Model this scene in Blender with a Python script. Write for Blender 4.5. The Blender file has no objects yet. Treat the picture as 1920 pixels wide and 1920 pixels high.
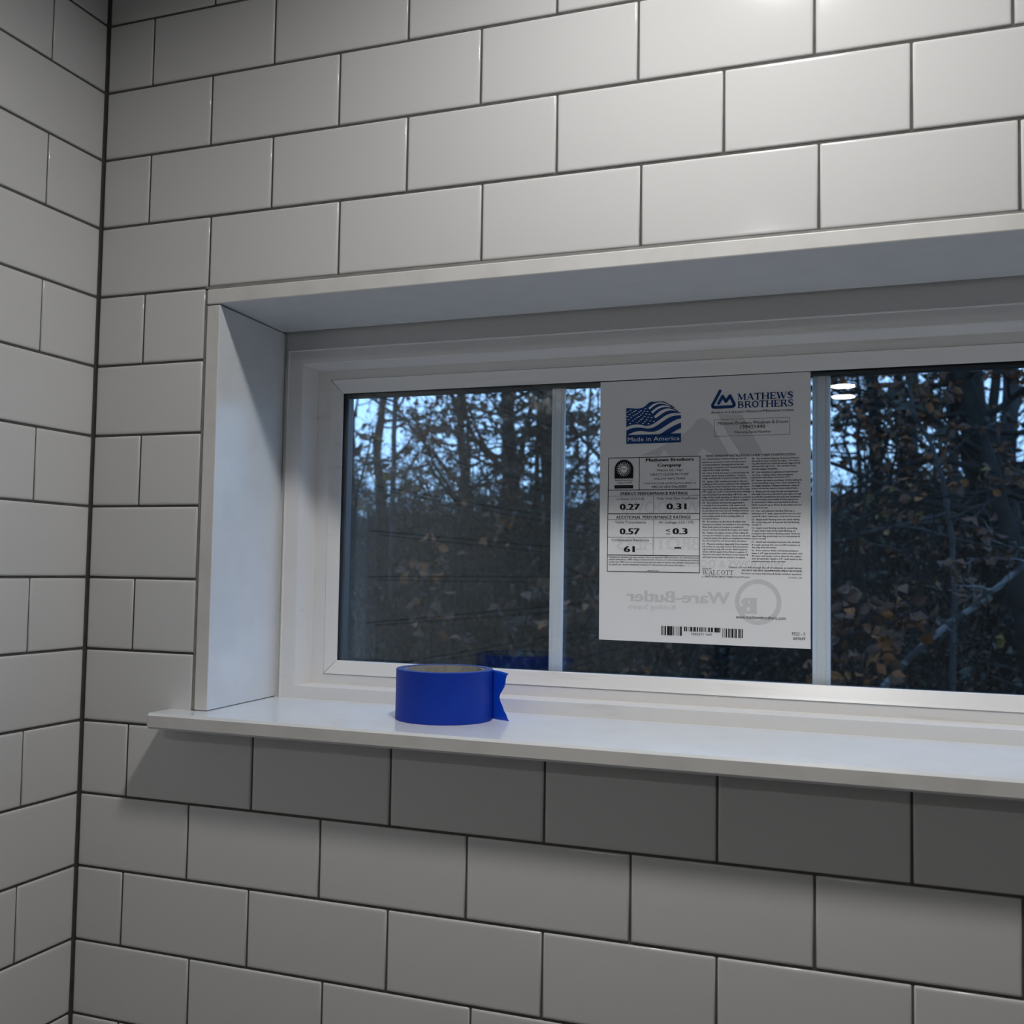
import bpy, bmesh, math, random
from mathutils import Vector, Matrix
C = bpy.context.scene.collection
scn = bpy.context.scene
PI = math.pi

# ------------------------------------------------------------------ camera
CAM = (0.8271, -0.9099, -0.6064)
YAW, PITCH, ROLL = -0.35031, 0.05610, 0.01636
FPX = 1940.2
def cam_axes():
    f = Vector((math.sin(YAW)*math.cos(PITCH), math.cos(YAW)*math.cos(PITCH), math.sin(PITCH)))
    r = Vector((math.cos(YAW), -math.sin(YAW), 0)); u = r.cross(f)
    return r*math.cos(ROLL)+u*math.sin(ROLL), -r*math.sin(ROLL)+u*math.cos(ROLL), f
RT, UP, FW = cam_axes()
cd = bpy.data.cameras.new('camera'); cam = bpy.data.objects.new('camera', cd); C.objects.link(cam)
cam.matrix_world = Matrix((( RT.x, UP.x, -FW.x, CAM[0]), (RT.y, UP.y, -FW.y, CAM[1]), (RT.z, UP.z, -FW.z, CAM[2]), (0, 0, 0, 1)))
cd.sensor_width = 36; cd.lens = 36*FPX/1920; cd.clip_start = .02; cd.clip_end = 300
cd.dof.use_dof = True; cd.dof.focus_distance = 1.12; cd.dof.aperture_fstop = 10.5
scn.camera = cam
def at(u, v, Y):                       # the point of the plane y = Y that the photograph shows at (u, v)
    d = RT*((u-960)/FPX)+UP*((960-v)/FPX)+FW
    t = (Y-CAM[1])/d.y
    return Vector(CAM)+d*t

# ------------------------------------------------------------------ sky (dusk) and exposure
w = bpy.data.worlds.new('world'); scn.world = w; w.use_nodes = True
nt = w.node_tree; bg = nt.nodes['Background']
tc = nt.nodes.new('ShaderNodeTexCoord'); sx = nt.nodes.new('ShaderNodeSeparateXYZ'); cr = nt.nodes.new('ShaderNodeValToRGB')
nt.links.new(tc.outputs['Generated'], sx.inputs[0]); nt.links.new(sx.outputs['Z'], cr.inputs[0]); nt.links.new(cr.outputs[0], bg.inputs[0])
e = cr.color_ramp.elements; e[0].position = 0.0; e[0].color = (.38, .64, 1.0, 1); e[1].position = .6; e[1].color = (.30, .52, .95, 1)
bg.inputs[1].default_value = 1.9
vs = scn.view_settings; vs.view_transform = 'Standard'; vs.look = 'None'; vs.exposure = 0.10; vs.gamma = 1; vs.use_curve_mapping = False

CEIL = .20
LAMPS = [(.72, -.395, 4.1), (.47, -2.10, 3.6), (.643, -3.325, 1.6), (1.5, -2.2, .25)]     # x, y, watts of each recessed light

# ------------------------------------------------------------------ helpers
class MB:
    def __init__(s): s.v = []; s.f = []; s.m = []; s.sm = []
    def add(s, vs, fs, m=0, sm=False):
        o = len(s.v); s.v += [tuple(p) for p in vs]
        for f in fs: s.f.append([i+o for i in f]); s.m.append(m); s.sm.append(sm)
    def box(s, a, b, m=0):
        x0, y0, z0 = a; x1, y1, z1 = b
        s.add([(x0,y0,z0),(x1,y0,z0),(x1,y1,z0),(x0,y1,z0),(x0,y0,z1),(x1,y0,z1),(x1,y1,z1),(x0,y1,z1)],
              [(0,3,2,1),(4,5,6,7),(0,1,5,4),(1,2,6,5),(2,3,7,6),(3,0,4,7)], m)
    def tube(s, pts, rad, n=6, m=0, cap=True):
        k = len(pts); base = len(s.v); prev = None
        for i in range(k):
            d = (pts[min(i+1, k-1)]-pts[max(i-1, 0)]); d = d.normalized() if d.length > 1e-9 else Vector((0,0,1))
            if prev is None:
                a = d.cross(Vector((0,0,1)) if abs(d.z) < .9 else Vector((1,0,0))).normalized()
            else: a = (prev-d*prev.dot(d)).normalized()
            prev = a; b = d.cross(a)
            for j in range(n):
                t = 2*PI*j/n; s.v.append(tuple(pts[i]+(a*math.cos(t)+b*math.sin(t))*rad[i]))
        for i in range(k-1):
            for j in range(n):
                q = base+i*n; s.f.append([q+j, q+(j+1)%n, q+n+(j+1)%n, q+n+j]); s.m.append(m); s.sm.append(True)
        if cap:
            s.f.append([base+j for j in range(n)][::-1]); s.m.append(m); s.sm.append(False)
            s.f.append([base+(k-1)*n+j for j in range(n)]); s.m.append(m); s.sm.append(False)
    def mesh(s, name, mats):
        me = bpy.data.meshes.new(name); me.from_pydata(s.v, [], s.f)
        for mm in mats: me.materials.append(mm)
        me.polygons.foreach_set('material_index', s.m); me.polygons.foreach_set('use_smooth', s.sm)
        me.update(); return me
    def build(s, name, mats, parent=None):
        if not isinstance(mats, (list, tuple)): mats = [mats]
        return link(name, s.mesh(name, mats), parent)
def link(name, me, parent=None):
    o = bpy.data.objects.new(name, me); C.objects.link(o)
    if parent is not None: o.parent = parent
    return o
def tag(o, label=None, cat=None, group=None, kind=None):
    if label: o['label'] = label
    if cat: o['category'] = cat
    if group: o['group'] = group
    if kind: o['kind'] = kind
    return o
def empty(name, loc=(0,0,0)):
    o = bpy.data.objects.new(name, None); C.objects.link(o); o.location = loc; o.empty_display_size = .05; return o
def bevel_mesh(me, w, seg=2, ang=.5):
    bm = bmesh.new(); bm.from_mesh(me); bmesh.ops.recalc_face_normals(bm, faces=bm.faces)
    ed = [e for e in bm.edges if len(e.link_faces) == 2 and e.calc_face_angle(0) > ang]
    bmesh.ops.bevel(bm, geom=ed, offset=w, segments=seg, profile=.5, affect='EDGES', clamp_overlap=True)
    bm.to_mesh(me); bm.free(); me.update()

def mat(name, col, rough=.5, spec=.5, noise=None, bump=None, metal=0):
    m = bpy.data.materials.new(name); m.use_nodes = True; t = m.node_tree; b = t.nodes['Principled BSDF']
    b.inputs['Base Color'].default_value = (*col, 1); b.inputs['Roughness'].default_value = rough
    b.inputs['Specular IOR Level'].default_value = spec; b.inputs['Metallic'].default_value = metal
    tcn = t.nodes.new('ShaderNodeTexCoord')
    if noise:          # (scale, second colour, lo, hi, (sx, sy, sz))
        mp = t.nodes.new('ShaderNodeMapping'); mp.inputs['Scale'].default_value = noise[4] if len(noise) > 4 else (1,1,1)
        n = t.nodes.new('ShaderNodeTexNoise'); n.inputs['Scale'].default_value = noise[0]; n.inputs['Detail'].default_value = 5
        r = t.nodes.new('ShaderNodeValToRGB'); r.color_ramp.elements[0].position = noise[2]; r.color_ramp.elements[1].position = noise[3]
        r.color_ramp.elements[0].color = (*col, 1); r.color_ramp.elements[1].color = (*noise[1], 1)
        t.links.new(tcn.outputs['Object'], mp.inputs[0]); t.links.new(mp.outputs[0], n.inputs[0]); t.links.new(n.outputs[0], r.inputs[0]); t.links.new(r.outputs[0], b.inputs['Base Color'])
    if bump:           # (scale, strength, distance)
        n2 = t.nodes.new('ShaderNodeTexNoise'); n2.inputs['Scale'].default_value = bump[0]; n2.inputs['Detail'].default_value = 3
        bp = t.nodes.new('ShaderNodeBump'); bp.inputs['Strength'].default_value = bump[1]; bp.inputs['Distance'].default_value = bump[2]
        t.links.new(tcn.outputs['Object'], n2.inputs[0]); t.links.new(n2.outputs[0], bp.inputs['Height']); t.links.new(bp.outputs[0], b.inputs['Normal'])
    return m
M_TILE = mat('glazed_white_tile', (.73,.728,.725), .14, .40, bump=(14, .25, .0012))
M_GROUT = mat('dark_grey_grout', (.135,.13,.122), .95, .1, noise=(60, (.10,.096,.09), .3, .7), bump=(900, .5, .0006))
M_CAULK = mat('grey_caulk', (.30,.295,.28), .6, .3, noise=(40, (.22,.215,.205), .35, .7))
M_QUARTZ = mat('polished_white_quartz', (.82,.845,.865), .20, .42, noise=(30, (.775,.80,.825), .4, .75))
M_QEDGE = mat('honed_quartz_edge', (.76,.75,.73), .42, .4, noise=(22, (.67,.655,.635), .45, .75))
M_VINYL = mat('white_vinyl', (.86,.845,.825), .34, .45, noise=(14, (.70,.675,.64), .64, .84, (.6,3,6)))
M_BEAD = mat('white_vinyl_bead', (.87,.855,.83), .34, .45, noise=(14, (.66,.635,.60), .60, .84, (.5,2,7)))
M_BAR = mat('white_aluminium_bar', (.86,.865,.87), .42, .5)
M_SPACER = mat('dark_spacer', (.035,.045,.055), .4, .5)
M_SEAL = mat('black_butyl_seal', (.012,.013,.015), .5, .4)
M_PAINT = mat('painted_plasterboard', (.36,.355,.35), .7, .3)
M_FLOOR = mat('grey_floor_tile', (.22,.215,.21), .35, .5)
M_OUT = mat('outside_wall', (.3,.3,.3), .8, .2)

def glass_mat():
    m = bpy.data.materials.new('window_glass'); m.use_nodes = True; t = m.node_tree; t.nodes.clear()
    o = t.nodes.new('ShaderNodeOutputMaterial'); mx = t.nodes.new('ShaderNodeMixShader'); fr = t.nodes.new('ShaderNodeFresnel')
    tr = t.nodes.new('ShaderNodeBsdfTransparent'); gl = t.nodes.new('ShaderNodeBsdfGlossy')
    ge = t.nodes.new('ShaderNodeNewGeometry'); mr = t.nodes.new('ShaderNodeMapRange')        # same reflectance from either side of each surface
    mr.inputs['To Min'].default_value = 1.52; mr.inputs['To Max'].default_value = 1/1.52
    t.links.new(ge.outputs['Backfacing'], mr.inputs['Value']); t.links.new(mr.outputs[0], fr.inputs['IOR'])
    tr.inputs[0].default_value = (.955, .975, .985, 1)
    gl.inputs['Roughness'].default_value = 0.0; gl.inputs['Color'].default_value = (.95, .99, 1, 1)
    t.links.new(fr.outputs[0], mx.inputs[0]); t.links.new(tr.outputs[0], mx.inputs[1]); t.links.new(gl.outputs[0], mx.inputs[2]); t.links.new(mx.outputs[0], o.inputs[0])
    return m
M_GLASS = glass_mat()
def emit(name, col, s):
    m = bpy.data.materials.new(name); m.use_nodes = True; t = m.node_tree; b = t.nodes['Principled BSDF']
    b.inputs['Base Color'].default_value = (.8,.8,.8,1); b.inputs['Emission Color'].default_value = (*col,1); b.inputs['Emission Strength'].default_value = s
    return m

# ------------------------------------------------------------------ tiled walls
H, TW = .0777, .1564
XL0, XR0, ZT0, ZB0 = .1435, 1.1115, -.3105, -.7765      # the hole in the tiling
rng = random.Random(4)
def tile(mb, a0, a1, b0, b1, place, tilt=(0,0)):
    # rounded-edge tile: a horizontal, b vertical, depth d (0 = face, positive = into the wall)
    prof = [(0, .0030), (.0002, .0012), (.0008, .0004), (.0018, .0001), (.0035, 0.0)]
    vsn = []; fs = []
    ca, cb = (a0+a1)/2, (b0+b1)/2
    for ins, d in prof:
        c = min(ins+.0, .004); cut = .0008
        A0, A1, B0, B1 = a0+ins, a1-ins, b0+ins, b1-ins
        ring = [(A0+cut,B0),(A1-cut,B0),(A1,B0+cut),(A1,B1-cut),(A1-cut,B1),(A0+cut,B1),(A0,B1-cut),(A0,B0+cut)]
        for (a, b) in ring: vsn.append(place(a, b, d+(a-ca)*tilt[0]+(b-cb)*tilt[1]))
    for k in range(len(prof)-1):
        for j in range(8): fs.append((k*8+j, k*8+(j+1)%8, k*8+8+(j+1)%8, k*8+8+j))
    mb.add(vsn, fs, 0, True)
    o = (len(prof)-1)*8
    mb.f.append([len(mb.v)-len(vsn)+o+j for j in range(8)]); mb.m.append(0); mb.sm.append(True)

OFF = {0:.0624, 1:.0636, 2:.0640, 3:.0673, 4:.0625, 5:.0640, 6:.0641, 7:.0640, 8:.0626, 9:.0640, 10:.0612, 11:.0637, 12:.0612, 13:.0703, 14:.0620, 15:.0640}
def wall_back():
    mb = MB(); place = lambda a, b, d: (a, d, b)
    R = 2.2
    for r in range(-1, 27):
        z1, z0 = -r*H, -(r+1)*H
        z1 -= .0011; z0 += .0011
        if z1 > CEIL: z1 = CEIL-.001
        off = OFF.get(r, .0637)+(.0782 if (r % 2) else 0)
        js = [0.0018]+[off+i*TW for i in range(-1, 15) if off+i*TW > .02]
        for i in range(len(js)-1):
            a0 = js[i]+(.0009 if i else 0); a1 = js[i+1]-.0009
            if a0 > R: continue
            a1 = min(a1, R)
            spans = [(a0, a1)]
            zz0, zz1 = z0, z1
            if z1 > ZB0+.002 and z0 < ZT0-.002:         # level with the window
                spans = []
                if a0 < XL0: spans.append((a0, min(a1, XL0-.0016)))
                if a1 > XR0: spans.append((max(a0, XR0+.0016), a1))
            for s0, s1 in spans:
                if s1-s0 > .008:
                    tile(mb, s0, s1, zz0, zz1, place, (rng.uniform(-.0016,.0016), rng.uniform(-.004,.004)))
    Y0 = .0016; Y1 = .19
    mb.box((-.02, Y0, -2.4), (XL0, Y1, CEIL), 1); mb.box((XR0, Y0, -2.4), (2.3, Y1, CEIL), 1)
    mb.box((XL0, Y0, ZT0), (XR0, Y1, CEIL), 1); mb.box((XL0, Y0, -2.4), (XR0, Y1, ZB0), 1)
    return mb.build('wall_back', [M_TILE, M_GROUT])
tag(wall_back(), 'wall of white subway tiles with dark grout around the window', kind='structure')
def wall_left():
    mb = MB(); place = lambda a, b, d: (-d, -a, b)       # a = distance from the corner
    for r in range(-1, 27):
        z1, z0 = -r*H-.0011, -(r+1)*H+.0011
        if z1 > CEIL: z1 = CEIL-.001
        off = .080+(-.0782 if (r % 2) else 0)
        js = [.0018]+[off+i*TW for i in range(0, 26) if off+i*TW > .02]
        for i in range(len(js)-1):
            tile(mb, js[i]+(.0007 if i else 0), js[i+1]-.0007, z0, z1, place, (rng.uniform(-.0016,.0016), rng.uniform(-.003,.003)))
    mb.box((-.12, -4.6, -2.4), (-.0016, .0016, CEIL), 1)
    o = mb.build('wall_left', [M_TILE, M_GROUT])
    bm = bmesh.new(); bm.from_mesh(o.data)
    bmesh.ops.recalc_face_normals(bm, faces=bm.faces)
    bm.to_mesh(o.data); bm.free()
    return o
tag(wall_left(), 'side wall of white subway tiles with dark grout', kind='structure')
mb = MB(); mb.box((2.2, -4.6, -2.4), (2.3, 0, CEIL)); tag(mb.build('wall_right', M_PAINT), kind='structure')
mb = MB(); mb.box((0, -4.6, -2.4), (2.2, -4.5, CEIL)); tag(mb.build('wall_rear', M_PAINT), kind='structure')
mb = MB(); mb.box((-.1, -4.6, CEIL), (2.3, .19, CEIL+.1)); tag(mb.build('ceiling', M_PAINT), kind='structure')
mb = MB(); mb.box((-.1, -4.6, -2.5), (2.3, .19, -2.4)); tag(mb.build('floor', M_FLOOR), kind='structure')
mb = MB()      # house shell outside and above, keeps the sky off the room
mb.box((-.12, .1905, -3.2), (XL0-.0, .26, .6)); mb.box((XR0, .1905, -3.2), (2.4, .26, .6))
mb.box((XL0, .1905, ZT0-.03), (XR0, .26, .6)); mb.box((XL0, .1905, -3.2), (XR0, .26, ZB0+.02))
tag(mb.build('wall_outside', M_OUT), kind='structure')

# ------------------------------------------------------------------ window lining
def zhead(x): return -.3293+(x-.145)*.0031/.785       # the head's underside climbs a little to the right
def prism(name, ring0, ring1, mats, bev, parent=None, seg=2):
    n = len(ring0); mb = MB(); mb.add(list(ring0)+list(ring1), [tuple(range(n))[::-1], tuple(range(n, 2*n))]+[(i, (i+1)%n, n+(i+1)%n, n+i) for i in range(n)])
    o = mb.build(name, mats, parent)
    if bev: bevel_mesh(o.data, bev, seg)
    return o
def edge_faces(o):      # faces looking into the room take the honed edge material
    o.data.materials.append(M_QEDGE)
    for p in o.data.polygons:
        if p.normal.y < -.85: p.material_index = 1
# head
x0, x1 = .1455, 1.1095
o = prism('trim_1', [(x0,-.0012,zhead(x0)),(x1,-.0012,zhead(x1)),(x1,.1365,zhead(x1)-.0006),(x0,.1365,zhead(x0)-.0006)],
          [(x0,-.0012,-.3135),(x1,-.0012,-.3115),(x1,.1365,-.3115),(x0,.1365,-.3135)], M_QUARTZ, .0011)
edge_faces(o); tag(o, 'white stone slab lining the top of the window recess', kind='structure')
# jambs
def jamb(name, s, lab):
    X = (lambda x: x) if s > 0 else (lambda x: 1.255-x)
    def ring(z): return [(X(.1458),-.0008,z),(X(.1618),-.0008,z),(X(.1537),.1400,z),(X(.1458),.1400,z)]
    zt = zhead(X(.15))-.0014
    o = prism(name, ring(-.7571), ring(zt), M_QUARTZ, .0009)
    edge_faces(o); tag(o, lab, kind='structure')
jamb('trim_2', 1, 'white stone slab lining the left side of the window recess')
jamb('trim_3', -1, 'white stone slab lining the right side of the window recess')
# sill with horns
P = .037
pl = [(.1145,-P),(1.150,-P),(1.150,-.0002),(1.1085,-.0002),(1.1085,.1412),(.1465,.1412),(.1465,-.0002),(.1145,-.0002)]
o = prism('trim_4', [(x,y,-.7738) for x, y in pl], [(x,y,-.7577) for x, y in pl], M_QUARTZ, 0)
bm = bmesh.new(); bm.from_mesh(o.data); bmesh.ops.recalc_face_normals(bm, faces=bm.faces)
ed = [e for e in bm.edges if all(v.co.y < -.03 for v in e.verts) or (all(v.co.x < .12 for v in e.verts)) or (all(v.co.x > 1.14 for v in e.verts))]
bmesh.ops.bevel(bm, geom=ed, offset=.0024, segments=1, profile=.5, affect='EDGES'); bm.to_mesh(o.data); bm.free()
edge_faces(o); tag(o, 'white stone window sill with chamfered front edge', kind='structure')
# caulk joint round the lining
mb = MB()
mb.box((.1420, .0006, -.7571), (.1459, .0020, -.3120)); mb.box((.1420, .0006, -.3136), (1.1110, .0020, -.3098))
mb.box((1.1090, .0006, -.7571), (1.1125, .0020, -.3120))
tag(mb.build('trim_5', M_CAULK), 'thin grey caulk joint around the stone lining', kind='structure')

# ------------------------------------------------------------------ the window
win = empty('window_1', (.627, .14, -.757)); tag(win, 'wide white vinyl window with two slim grille bars', kind='structure')
def part(name, mb, mats, parent=win):
    o = mb.build(name, mats); o.parent = parent
    if parent is not None: o.matrix_parent_inverse = Matrix.Translation(-Vector(parent.location)) if not parent.parent else (parent.matrix_parent_inverse.copy() if False else Matrix.Identity(4))
    return o
def rings(mb, R, m=0, closed=False):
    # R: list of (y, left, right, top, bottom); quads join each ring to the next
    base = len(mb.v)
    for (y, l, r, t, b) in R: mb.v += [(l,y,t),(r,y,t),(r,y,b),(l,y,b)]
    n = len(R); rg = range(n if closed else n-1)
    for k in rg:
        q = base+k*4; q2 = base+((k+1)%n)*4
        for j in range(4): mb.f.append([q+j, q+(j+1)%4, q2+(j+1)%4, q2+j]); mb.m.append(m); mb.sm.append(False)
def RR(y, l, t, b): return (y, l, 1.2535-l, t, b)
mb = MB()
rings(mb, [RR(.1895,.1438,-.3108,-.7762), RR(.1412,.1438,-.3108,-.7762), RR(.1412,.1592,-.3506,-.7620), RR(.1362,.1600,-.3514,-.7618), RR(.1356,.1606,-.3520,-.7614), RR(.1356,.1612,-.3526,-.7611), RR(.1372,.1622,-.3536,-.7602),
           RR(.1372,.1790,-.3680,-.7438), RR(.1380,.1802,-.3692,-.7432), RR(.1590,.1880,-.3733,-.7426), RR(.1600,.1888,-.3741,-.7421), RR(.1600,.2046,-.3842,-.7309), RR(.1895,.2046,-.3842,-.7309)], closed=True)
fr = part('window_frame', mb, M_VINYL)
bmv = bmesh.new(); bmv.from_mesh(fr.data); bmesh.ops.recalc_face_normals(bmv, faces=bmv.faces); bmv.to_mesh(fr.data); bmv.free()
mb = MB()
rings(mb, [RR(.1690,.2051,-.3846,-.7305), RR(.1594,.2051,-.3846,-.7305), RR(.1588,.2057,-.3851,-.7299), RR(.1608,.2085,-.3880,-.7270), RR(.1672,.2168,-.3994,-.7158), RR(.1684,.2174,-.4000,-.7152), RR(.1690,.2174,-.4000,-.7152)], closed=True)
bd = part('glazing_bead', mb, M_BEAD)
bmv = bmesh.new(); bmv.from_mesh(bd.data); bmesh.ops.recalc_face_normals(bmv, faces=bmv.faces); bmv.to_mesh(bd.data); bmv.free()
# mitre lines of the bead
mb = MB()
for (xa, za, xb, zb) in ((.2056,-.3850,.2172,-.3998), (.2056,-.7300,.2172,-.7154)):
    for mir in (0, 1):
        a = Vector((xa, .1586, za)); b = Vector((xb, .1676, zb))
        if mir: a.x = 1.2535-a.x; b.x = 1.2535-b.x
        mb.tube([a, b], [.00022, .00022], 4)
part('mitre_joint', mb, M_SEAL)
def pane(y0, y1):
    mb = MB(); mb.box((.208, y0, -.7285), (1.0455, y1, -.3865)); return part('glass_pane', mb, M_GLASS)
pane(.1700, .1730)
op = pane(.1852, .1882)
for v_ in op.data.vertices: v_.co.y += (v_.co.z+.557)*.0055      # the outer pane bows a touch out of parallel
mb = MB(); rings(mb, [RR(.1731,.2100,-.3890,-.7280), RR(.1731,.2222,-.4042,-.7162), RR(.1849,.2222,-.4042,-.7162), RR(.1849,.2100,-.3890,-.7280)], closed=True)
part('spacer', mb, M_SPACER)
mb = MB()
rings(mb, [RR(.1692,.2178,-.4003,-.7150), RR(.1699,.2178,-.4003,-.7150), RR(.1699,.2150,-.3960,-.7180), RR(.1692,.2150,-.3960,-.7180)], closed=True)
part('glazing_seal', mb, M_SEAL)
def bar(xa, xb):
    w = xb-xa; mb = MB()
    pr = [(0,.1790),(.0006,.1772),(w*.22,.1768),(w*.24,.1774),(w*.27,.1774),(w*.29,.1762),(w*.71,.1762),(w*.73,.1774),(w*.76,.1774),(w*.78,.1768),(w-.0006,.1772),(w,.1790),(w-.0006,.1820),(.0006,.1820)]
    n = len(pr); mb.add([(xa+p, y, -.7175) for p, y in pr]+[(xa+p, y, -.3985) for p, y in pr], [(i,(i+1)%n,n+(i+1)%n,n+i) for i in range(n)])
    return part('grille_bar', mb, M_BAR)
bar(.4749, .4905); bar(.7537, .7713)
# exterior face of the frame
mb = MB(); rings(mb, [RR(.1896,.1600,-.3400,-.7700), RR(.1896,.1980,-.3900,-.7260), RR(.2300,.1940,-.3860,-.7280), RR(.2300,.1440,-.3200,-.7600)])
part('exterior_frame', mb, M_SPACER)

# ------------------------------------------------------------------ recessed lights
def lamp(x, y, wt, lab, r=.048, spread=None):
    t = empty('recessed_light', (x, y, CEIL)); tag(t, lab, 'ceiling light')
    mb = MB(); n = 40
    prof = [(r, 0), (r+.002, -.004), (r+.012, -.005), (r+.014, -.001), (r+.014, 0)]
    vsn = [(p*math.cos(2*PI*j/n), p*math.sin(2*PI*j/n), z) for p, z in prof for j in range(n)]
    mb.add(vsn, [(k*n+j, k*n+(j+1)%n, (k+1)*n+(j+1)%n, (k+1)*n+j) for k in range(len(prof)-1) for j in range(n)], 0, True)
    mb.build('trim_ring', M_PAINT, t)
    mb = MB(); mb.add([(r*math.cos(2*PI*j/n), r*math.sin(2*PI*j/n), -.003) for j in range(n)]+[(r*math.cos(2*PI*j/n), r*math.sin(2*PI*j/n), -.0005) for j in range(n)],
                      [tuple(range(n))[::-1]]+[(j, (j+1)%n, n+(j+1)%n, n+j) for j in range(n)])
    mb.build('lamp_lens', emit('lens_glow', (1, .985, .965), (wt if not spread else .3)/(PI*PI*r*r)), t)
    if spread:                       # this one is a downlight with a narrower beam
        ld = bpy.data.lights.new('beam', 'AREA'); ld.shape = 'DISK'; ld.size = 2*r; ld.energy = wt; ld.spread = math.radians(spread); ld.color = (1, .985, .965)
        lo = bpy.data.objects.new('beam', ld); C.objects.link(lo); lo.parent = t; lo.location = (0, 0, -.006)
labs = ['round recessed ceiling light closest to the tiled window wall', 'round recessed ceiling light over the middle of the shower', 'round recessed ceiling light far behind, mirrored in the right pane', 'round recessed ceiling light on the right side of the room']
for i, ((x, y, wt), l) in enumerate(zip(LAMPS, labs)): lamp(x, y, wt, l, spread=(155 if i == 0 else None))

# ------------------------------------------------------------------ roll of tape
M_TAPE = mat('blue_tape', (.003,.038,.40), .55, .3, noise=(25, (.004,.044,.45), .4, .7), bump=(160, .12, .0004))
M_TAPEBACK = mat('blue_tape_loose', (.004,.075,.66), .5, .3)
M_CARD = mat('cardboard_core', (.38,.355,.31), .85, .2, noise=(90, (.22,.20,.17), .45, .75))
M_TEDGE = mat('tape_wound_edge', (.05,.085,.26), .7, .2, noise=(220, (.10,.13,.30), .4, .7))
SZ = -.7577
tr = empty('tape_roll', (.4015, .0635, SZ)); tag(tr, "roll of blue painter's tape standing on the white window sill", 'tape')
RO, RI, RC, TH = .0492, .0412, .0388, .0505
def annulus(name, r0, r1, z0, z1, mats, mi, n=96):
    mb = MB(); c = .0006
    prof = [(r0, z0), (r1-c, z0), (r1, z0+c), (r1, z1-c), (r1-c, z1), (r0, z1)]
    vsn = [(p*math.cos(2*PI*j/n), p*math.sin(2*PI*j/n), z) for p, z in prof for j in range(n)]
    K = len(prof)
    for k in range(K):
        mb.add([], []);
    base = len(mb.v); mb.v += vsn
    for k in range(K):
        for j in range(n):
            mb.f.append([base+k*n+j, base+k*n+(j+1)%n, base+((k+1)%K)*n+(j+1)%n, base+((k+1)%K)*n+j]); mb.m.append(mi[k]); mb.sm.append(True)
    o = mb.build(name, mats, tr)
    for e_ in o.data.edges: pass
    return o
wnd = annulus('wound_tape', RI, RO, 0, TH, [M_TAPE, M_TEDGE], [1, 0, 0, 0, 1, 1])
cor = annulus('cardboard_core', RC, RI-.0001, .0004, TH-.0006, [M_CARD], [0]*6)
for o in (wnd, cor):
    md = o.modifiers.new('es', 'EDGE_SPLIT'); md.split_angle = .6
# torn loose end, leaving the roll on its right side
mb = MB()
tear = [(0,.0165),(.06,.0146),(.13,.0138),(.22,.0134),(.30,.0126),(.38,.0108),(.46,.0088),(.54,.0080),(.62,.0092),(.70,.0112),(.78,.0124),(.86,.0148),(.94,.0160),(1,.0176)]
tear = [(t_, L_*1.45) for t_, L_ in tear]
a0 = math.radians(18); nx = 10
rows = []
for (t, L) in tear:
    z = TH*(1-t)-.0006*(1-2*t)
    if t > .9: z += .0004
    row = []
    p0 = Vector(((RO-.0004)*math.cos(a0), (RO-.0004)*math.sin(a0), z)); d0 = Vector((math.sin(a0), -math.cos(a0), 0))
    for i in range(nx+1):
        s = i/nx*L
        ang = a0-PI/2+min(1, s/.004)*math.radians(46)       # leaves along the tangent, then swings outwards
        if i == 0: pos = p0.copy()
        else: pos = pos+Vector((math.cos(ang), math.sin(ang), 0))*(L/nx)
        row.append(pos+Vector((.0004, 0, -.0022*(s/.025)**2*(1-t))))
    rows.append(row)
vsn = [p for r in rows for p in r]; n1 = nx+1
mb.add(vsn, [(k*n1+i, k*n1+i+1, (k+1)*n1+i+1, (k+1)*n1+i) for k in range(len(rows)-1) for i in range(nx)], 0, False)
o = mb.build('loose_end', M_TAPEBACK, tr); o['label'] = 'torn loose end of the tape'
md = o.modifiers.new('so', 'SOLIDIFY'); md.thickness = .00018
for pgn in o.data.polygons: pgn.use_smooth = True

# ------------------------------------------------------------------ the printed sheet stuck to the pane
YP = .1693
M_PAPER = mat('white_paper', (.88,.885,.885), .7, .2, noise=(7, (.85,.855,.86), .4, .7), bump=(300, .15, .0003))
M_INK = mat('black_ink', (.012,.012,.014), .6, .2)
M_GREYINK = mat('soft_black_ink', (.07,.07,.075), .7, .2)
M_BLUEINK = mat('navy_blue_ink', (.008,.055,.21), .6, .25)
M_GHOST = mat('print_showing_through', (.68,.68,.68), .7, .2)
M_GHOST2 = mat('faint_print_showing_through', (.775,.78,.78), .7, .2)
sheet = empty('window_sheet', (.643, YP+.0005, -.540)); tag(sheet, 'white printed installation sheet stuck to the inside of the window', 'paper sheet')
SINV = Matrix.Translation(-Vector(sheet.location))
def spart(name, mb, mats, parent=None):
    o = mb.build(name, mats, parent if parent is not None else sheet)
    o.matrix_parent_inverse = SINV if parent is None else Matrix.Identity(4)
    return o
mb = MB()
A = [(.5327,-.4011),(.7526,-.4006),(.7527,-.6802),(.5342,-.6790)]
edge = [A[0], A[1]]
rg2 = random.Random(8)
for i in range(1, 24): edge.append((.7527+rg2.uniform(-.0005,.0004)*(1 if i < 10 else .2), -.4006-(.6802-.4006)*i/24))
edge += [A[2], A[3]]
n = len(edge)
mb.add([(x, YP+.0002, z) for x, z in edge]+[(x, YP+.0005, z) for x, z in edge], [tuple(range(n)), tuple(range(n, 2*n))[::-1]]+[(i, (i+1)%n, n+(i+1)%n, n+i) for i in range(n)])
sheet_paper = spart('paper', mb, M_PAPER)

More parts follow.
